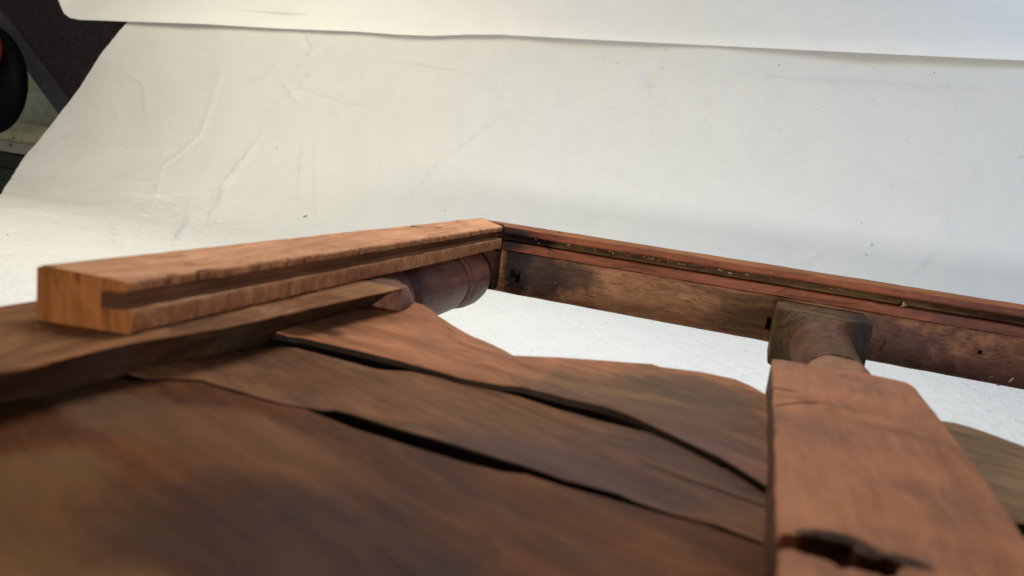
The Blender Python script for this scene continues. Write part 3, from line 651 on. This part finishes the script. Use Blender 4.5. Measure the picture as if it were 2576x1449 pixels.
# right bar: block, fillet, neck, then the wide flat plate
RX, RZ = .66, -1.275
pf = [(4.4, .21), (4.7, .245), (5.28, .252), (5.345, .247), (5.36, .222), (5.40, .220), (5.412, .240), (5.5, .240), (5.9, .238), (6.45, .238), (6.65, .243), (6.80, .254), (6.88, .266), (6.90, .274), (6.96, .288), (6.985, .300), (7.02, .318), (7.035, .335), (7.055, .352), (7.065, .375), (7.075, .385)]
pf = [(y, r + (.0065 * math.sin(y * 105) if 6.74 < y < 7.05 else 0)) for y, r in dense(pf, .01)]
bm = lathe(RX, RZ, pf, 128, .003, (.277, 1.068, -1.568, -1.042))
for f in bm.faces:
    if f.calc_center_median().y > 6.84: f.material_index = 1
barR = part(to_obj('turned_bar', bm, [M_NECK, M_BLOCK], smooth=50, label='grey-brown turned bar running towards the viewer'))
bm = bmesh.new(); bmesh.ops.create_cube(bm, size=1)
for v in bm.verts: v.co = Vector((.6725 + v.co.x * .80, 7.345 + v.co.y * .55, -1.305 + v.co.z * .536))
bmesh.ops.bevel(bm, geom=bm.edges[:], offset=.035, segments=3, affect='EDGES', profile=.5)
part(to_obj('bar_block', bm, M_BLOCK, smooth=40), barR)
out = [(.2055, -.5), (.2055, 4.70), (.26, 4.735), (.45, 4.73), (.60, 4.76), (.74, 4.80), (.85, 4.79), (.955, 4.77), (.985, 4.70), (.995, 4.1), (1.0, 3.4), (.985, 2.7), (.97, 1.9), (.96, -.5)]
bmP = board(out, -1.0, .42, bev=.016, jit=.006, step=.06, seed=4, sm=0)
plate = part(to_obj('bar_plate', bmP, [M_RPLATE, M_PEDGE], smooth=35), barR)
# worn-through slot, its hollow's dark painted into the plate colour + a fine crack
def poly_cut(pts, z_hi, z_lo):
    bm = bmesh.new(); vs = [bm.verts.new((p[0], p[1], z_hi)) for p in pts]; f = bm.faces.new(vs)
    r = bmesh.ops.extrude_face_region(bm, geom=[f])
    for g in r['geom']:
        if isinstance(g, bmesh.types.BMVert): g.co.z = z_lo
    bmesh.ops.recalc_face_normals(bm, faces=bm.faces); return bm
slot = [onz(*c7(*p), -1.0) for p in [(228, 1245), (262, 1205), (320, 1190), (400, 1192), (480, 1205), (560, 1222), (640, 1240), (700, 1262), (700, 1300), (770, 1330), (880, 1335), (960, 1365), (990, 1400), (960, 1440), (880, 1462), (820, 1440), (760, 1430), (700, 1404), (640, 1410), (600, 1402), (560, 1372), (520, 1350), (470, 1342), (430, 1318), (380, 1312), (330, 1296), (280, 1292), (250, 1278)]]
slot = [p + Vector((fn((p.x, p.y, 0), 30), fn((p.x, p.y, 3), 34))) * .016 for p in densify([Vector(p) for p in slot], .012)]
crk = [onz(*c7(*p), -1.0) for p in [(225, 440), (300, 432), (400, 420), (480, 428), (480, 434), (400, 428), (300, 440), (225, 448)]]
carve(plate, [poly_cut(slot, -.9, -1.25), poly_cut([Vector(p) for p in crk], -.9, -1.03)])

# curved splats -------------------------------------------------------------
ZA, ZB, ZC = -1.165, -1.20, -1.204
A_top = [onz(u, v, ZA) for u, v in [(1045, 760), (1066, 766), (1085, 778), (1102, 793), (1140, 818), (1190, 846), (1240, 866), (1272, 882), (1290, 893), (1400, 898), (1520, 906), (1640, 915), (1660, 922), (1760, 934), (1850, 953), (1890, 970), (1928, 992)]]
A_low = [onz(*c6(*p), ZA) for p in [(2470, 745), (2250, 610), (2100, 540), (1950, 470), (1800, 400), (1700, 365), (1500, 320), (1300, 268), (1200, 260), (1000, 225), (860, 185), (640, 125), (400, 70), (230, 30), (170, 24)]]
yl = A_top[0][1]
A_out = [(-2.95, yl + .45)] + [A_top[0]] + A_top[1:] + [(.32, A_top[-1][1] - .08), (.32, A_low[0][1] - .12)] + A_low + [(-2.95, A_low[-1][1] + .10)]
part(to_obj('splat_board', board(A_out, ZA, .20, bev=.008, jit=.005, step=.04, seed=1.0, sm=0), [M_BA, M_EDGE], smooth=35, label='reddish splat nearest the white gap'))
B_up = [onz(*c6(*p), ZB) for p in [(-60, 108), (20, 92), (110, 80), (200, 84), (330, 118), (600, 190), (760, 200), (950, 238), (1100, 278), (1280, 320), (1450, 376), (1650, 432), (1850, 482), (1950, 500), (2100, 575), (2260, 665), (2290, 672), (2470, 762)]]
CK = [(1850, 622), (1950, 668), (2100, 722), (2300, 788), (2500, 860)]
B_lowR = [onz(*c6(*p), ZB) for p in [(2470, 1030), (2250, 945), (2150, 920), (2000, 880), (1850, 830), (1750, 785), (1500, 720), (1300, 650), (1100, 590), (900, 530), (700, 475), (480, 405), (400, 384), (330, 385)]]
B_lowL = [onz(*c8(*p), ZB) for p in [(1700, 440), (1580, 408), (1450, 370), (1290, 325), (1190, 291), (1000, 283), (850, 280)]]
ck_hi = [onz(*c6(x, y), ZB) for x, y in CK]; ck_lo = [onz(*c6(x, y + 3 + 7 * k / 4), ZB) for k, (x, y) in enumerate(CK)]
B_out = [(-2.95, B_up[0][1] + .0)] + B_up + [(.32, B_up[-1][1] - .1), (.32, ck_hi[-1][1] - .02)] + ck_hi[::-1] + ck_lo[1:] + [(.32, ck_lo[-1][1] - .03), (.32, B_lowR[0][1] - .08)] + B_lowR + B_lowL + [(-2.95, B_lowL[-1][1] + .02)]
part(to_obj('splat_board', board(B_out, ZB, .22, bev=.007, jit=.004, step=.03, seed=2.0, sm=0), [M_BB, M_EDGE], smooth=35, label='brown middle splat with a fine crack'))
C_up = [onz(*c8(*p), ZC) for p in [(740, 292), (1000, 294), (1190, 303), (1290, 337), (1450, 382), (1580, 420), (1700, 446), (1800, 462)]] + [onz(*c6(*p), ZC) for p in [(330, 410), (480, 472), (600, 508), (750, 556), (1000, 632), (1200, 682), (1320, 694), (1500, 753), (1700, 804), (1850, 850), (2000, 894), (2150, 928), (2470, 1042)]]
C_out = [(-2.95, C_up[0][1] + .015)] + C_up + [(.32, C_up[-1][1] - .1), (.32, -.5), (-2.95, -.5)]
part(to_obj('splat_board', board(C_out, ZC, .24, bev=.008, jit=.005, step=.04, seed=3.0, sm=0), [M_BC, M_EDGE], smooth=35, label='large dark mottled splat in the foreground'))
# splats on the other side of the right bar
D_top = [onz(u, v, ZB) for u, v in [(2300, 1045), (2365, 1058), (2400, 1057), (2430, 1066), (2480, 1085), (2530, 1104), (2576, 1120), (2700, 1165)]]
D_low = [onz(*c7(*p), ZB) for p in [(1900, 1130), (1694, 1112), (1640, 1128), (1500, 1090)]]
D_out = [(.90, D_top[0][1] + .1)] + D_top + [(D_top[-1][0] + 1.2, D_top[-1][1] - .5), (D_low[0][0] + .6, D_low[0][1] - .2)] + D_low + [(.90, D_low[-1][1] - .1)]
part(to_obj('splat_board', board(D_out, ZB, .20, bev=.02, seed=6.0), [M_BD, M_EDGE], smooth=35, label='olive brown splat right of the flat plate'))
E_top = [onz(*c7(*p), ZB) for p in [(1600, 1150), (1694, 1190), (1850, 1230)]]
E_out = [(.90, E_top[0][1] + .02)] + E_top + [(E_top[-1][0] + 1.4, E_top[-1][1] - .5), (3.2, -.5), (.90, -.5)]
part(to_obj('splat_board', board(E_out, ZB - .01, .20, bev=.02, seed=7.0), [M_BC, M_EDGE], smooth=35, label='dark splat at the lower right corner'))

# pale wood dust and fibres caught on moulding and rail
bm = bmesh.new(); r = random.Random(11)
def flake(p, s):
    ret = bmesh.ops.create_icosphere(bm, subdivisions=1, radius=1); q = Matrix.Rotation(r.uniform(0, 3), 3, 'Y')
    k = (r.uniform(.7, 2.2), .5, r.uniform(.4, .9))
    for v in ret['verts']: v.co = Vector(p) + q @ Vector((v.co.x * s * k[0], v.co.y * s * k[1], v.co.z * s * k[2]))
for _ in range(150):
    t = min(1, max(0, r.gauss(.42, .2))); x = -2.2 + t * 4.4; flake((x, YF + .06 + r.uniform(-.03, .03), -.852 + r.uniform(-.012, .012)), r.uniform(.003, .007))
for u, v in [c4(400, 250), c4(610, 258), c4(615, 262), c4(805, 298), c4(1765, 462), c5(1190, 355), c5(1205, 365), c5(1180, 372)]: flake(ony(u, v, YF + .03), .012)
for f, p, s in [(c4, (517, 530), .007), (c4, (833, 582), .007), (c4, (1233, 550), .009), (c4, (1180, 780), .010), (c4, (1250, 785), .012), (c5, (1815, 875), .011), (c5, (1958, 898), .017), (c5, (1865, 932), .020), (c5, (960, 345), .008), (c5, (483, 295), .008), (c4, (1190, 440), .006)]: flake(ony(*f(*p), YF + .018 if p[1] > 400 else YF - .005), s)
for _ in range(60):
    flake((r.uniform(-2.3, 3.2), YF + .018, r.uniform(-1.45, -1.05)), r.uniform(.0015, .004))
o = part(to_obj('wood_dust', bm, M_DUST)); o['kind'] = 'stuff'
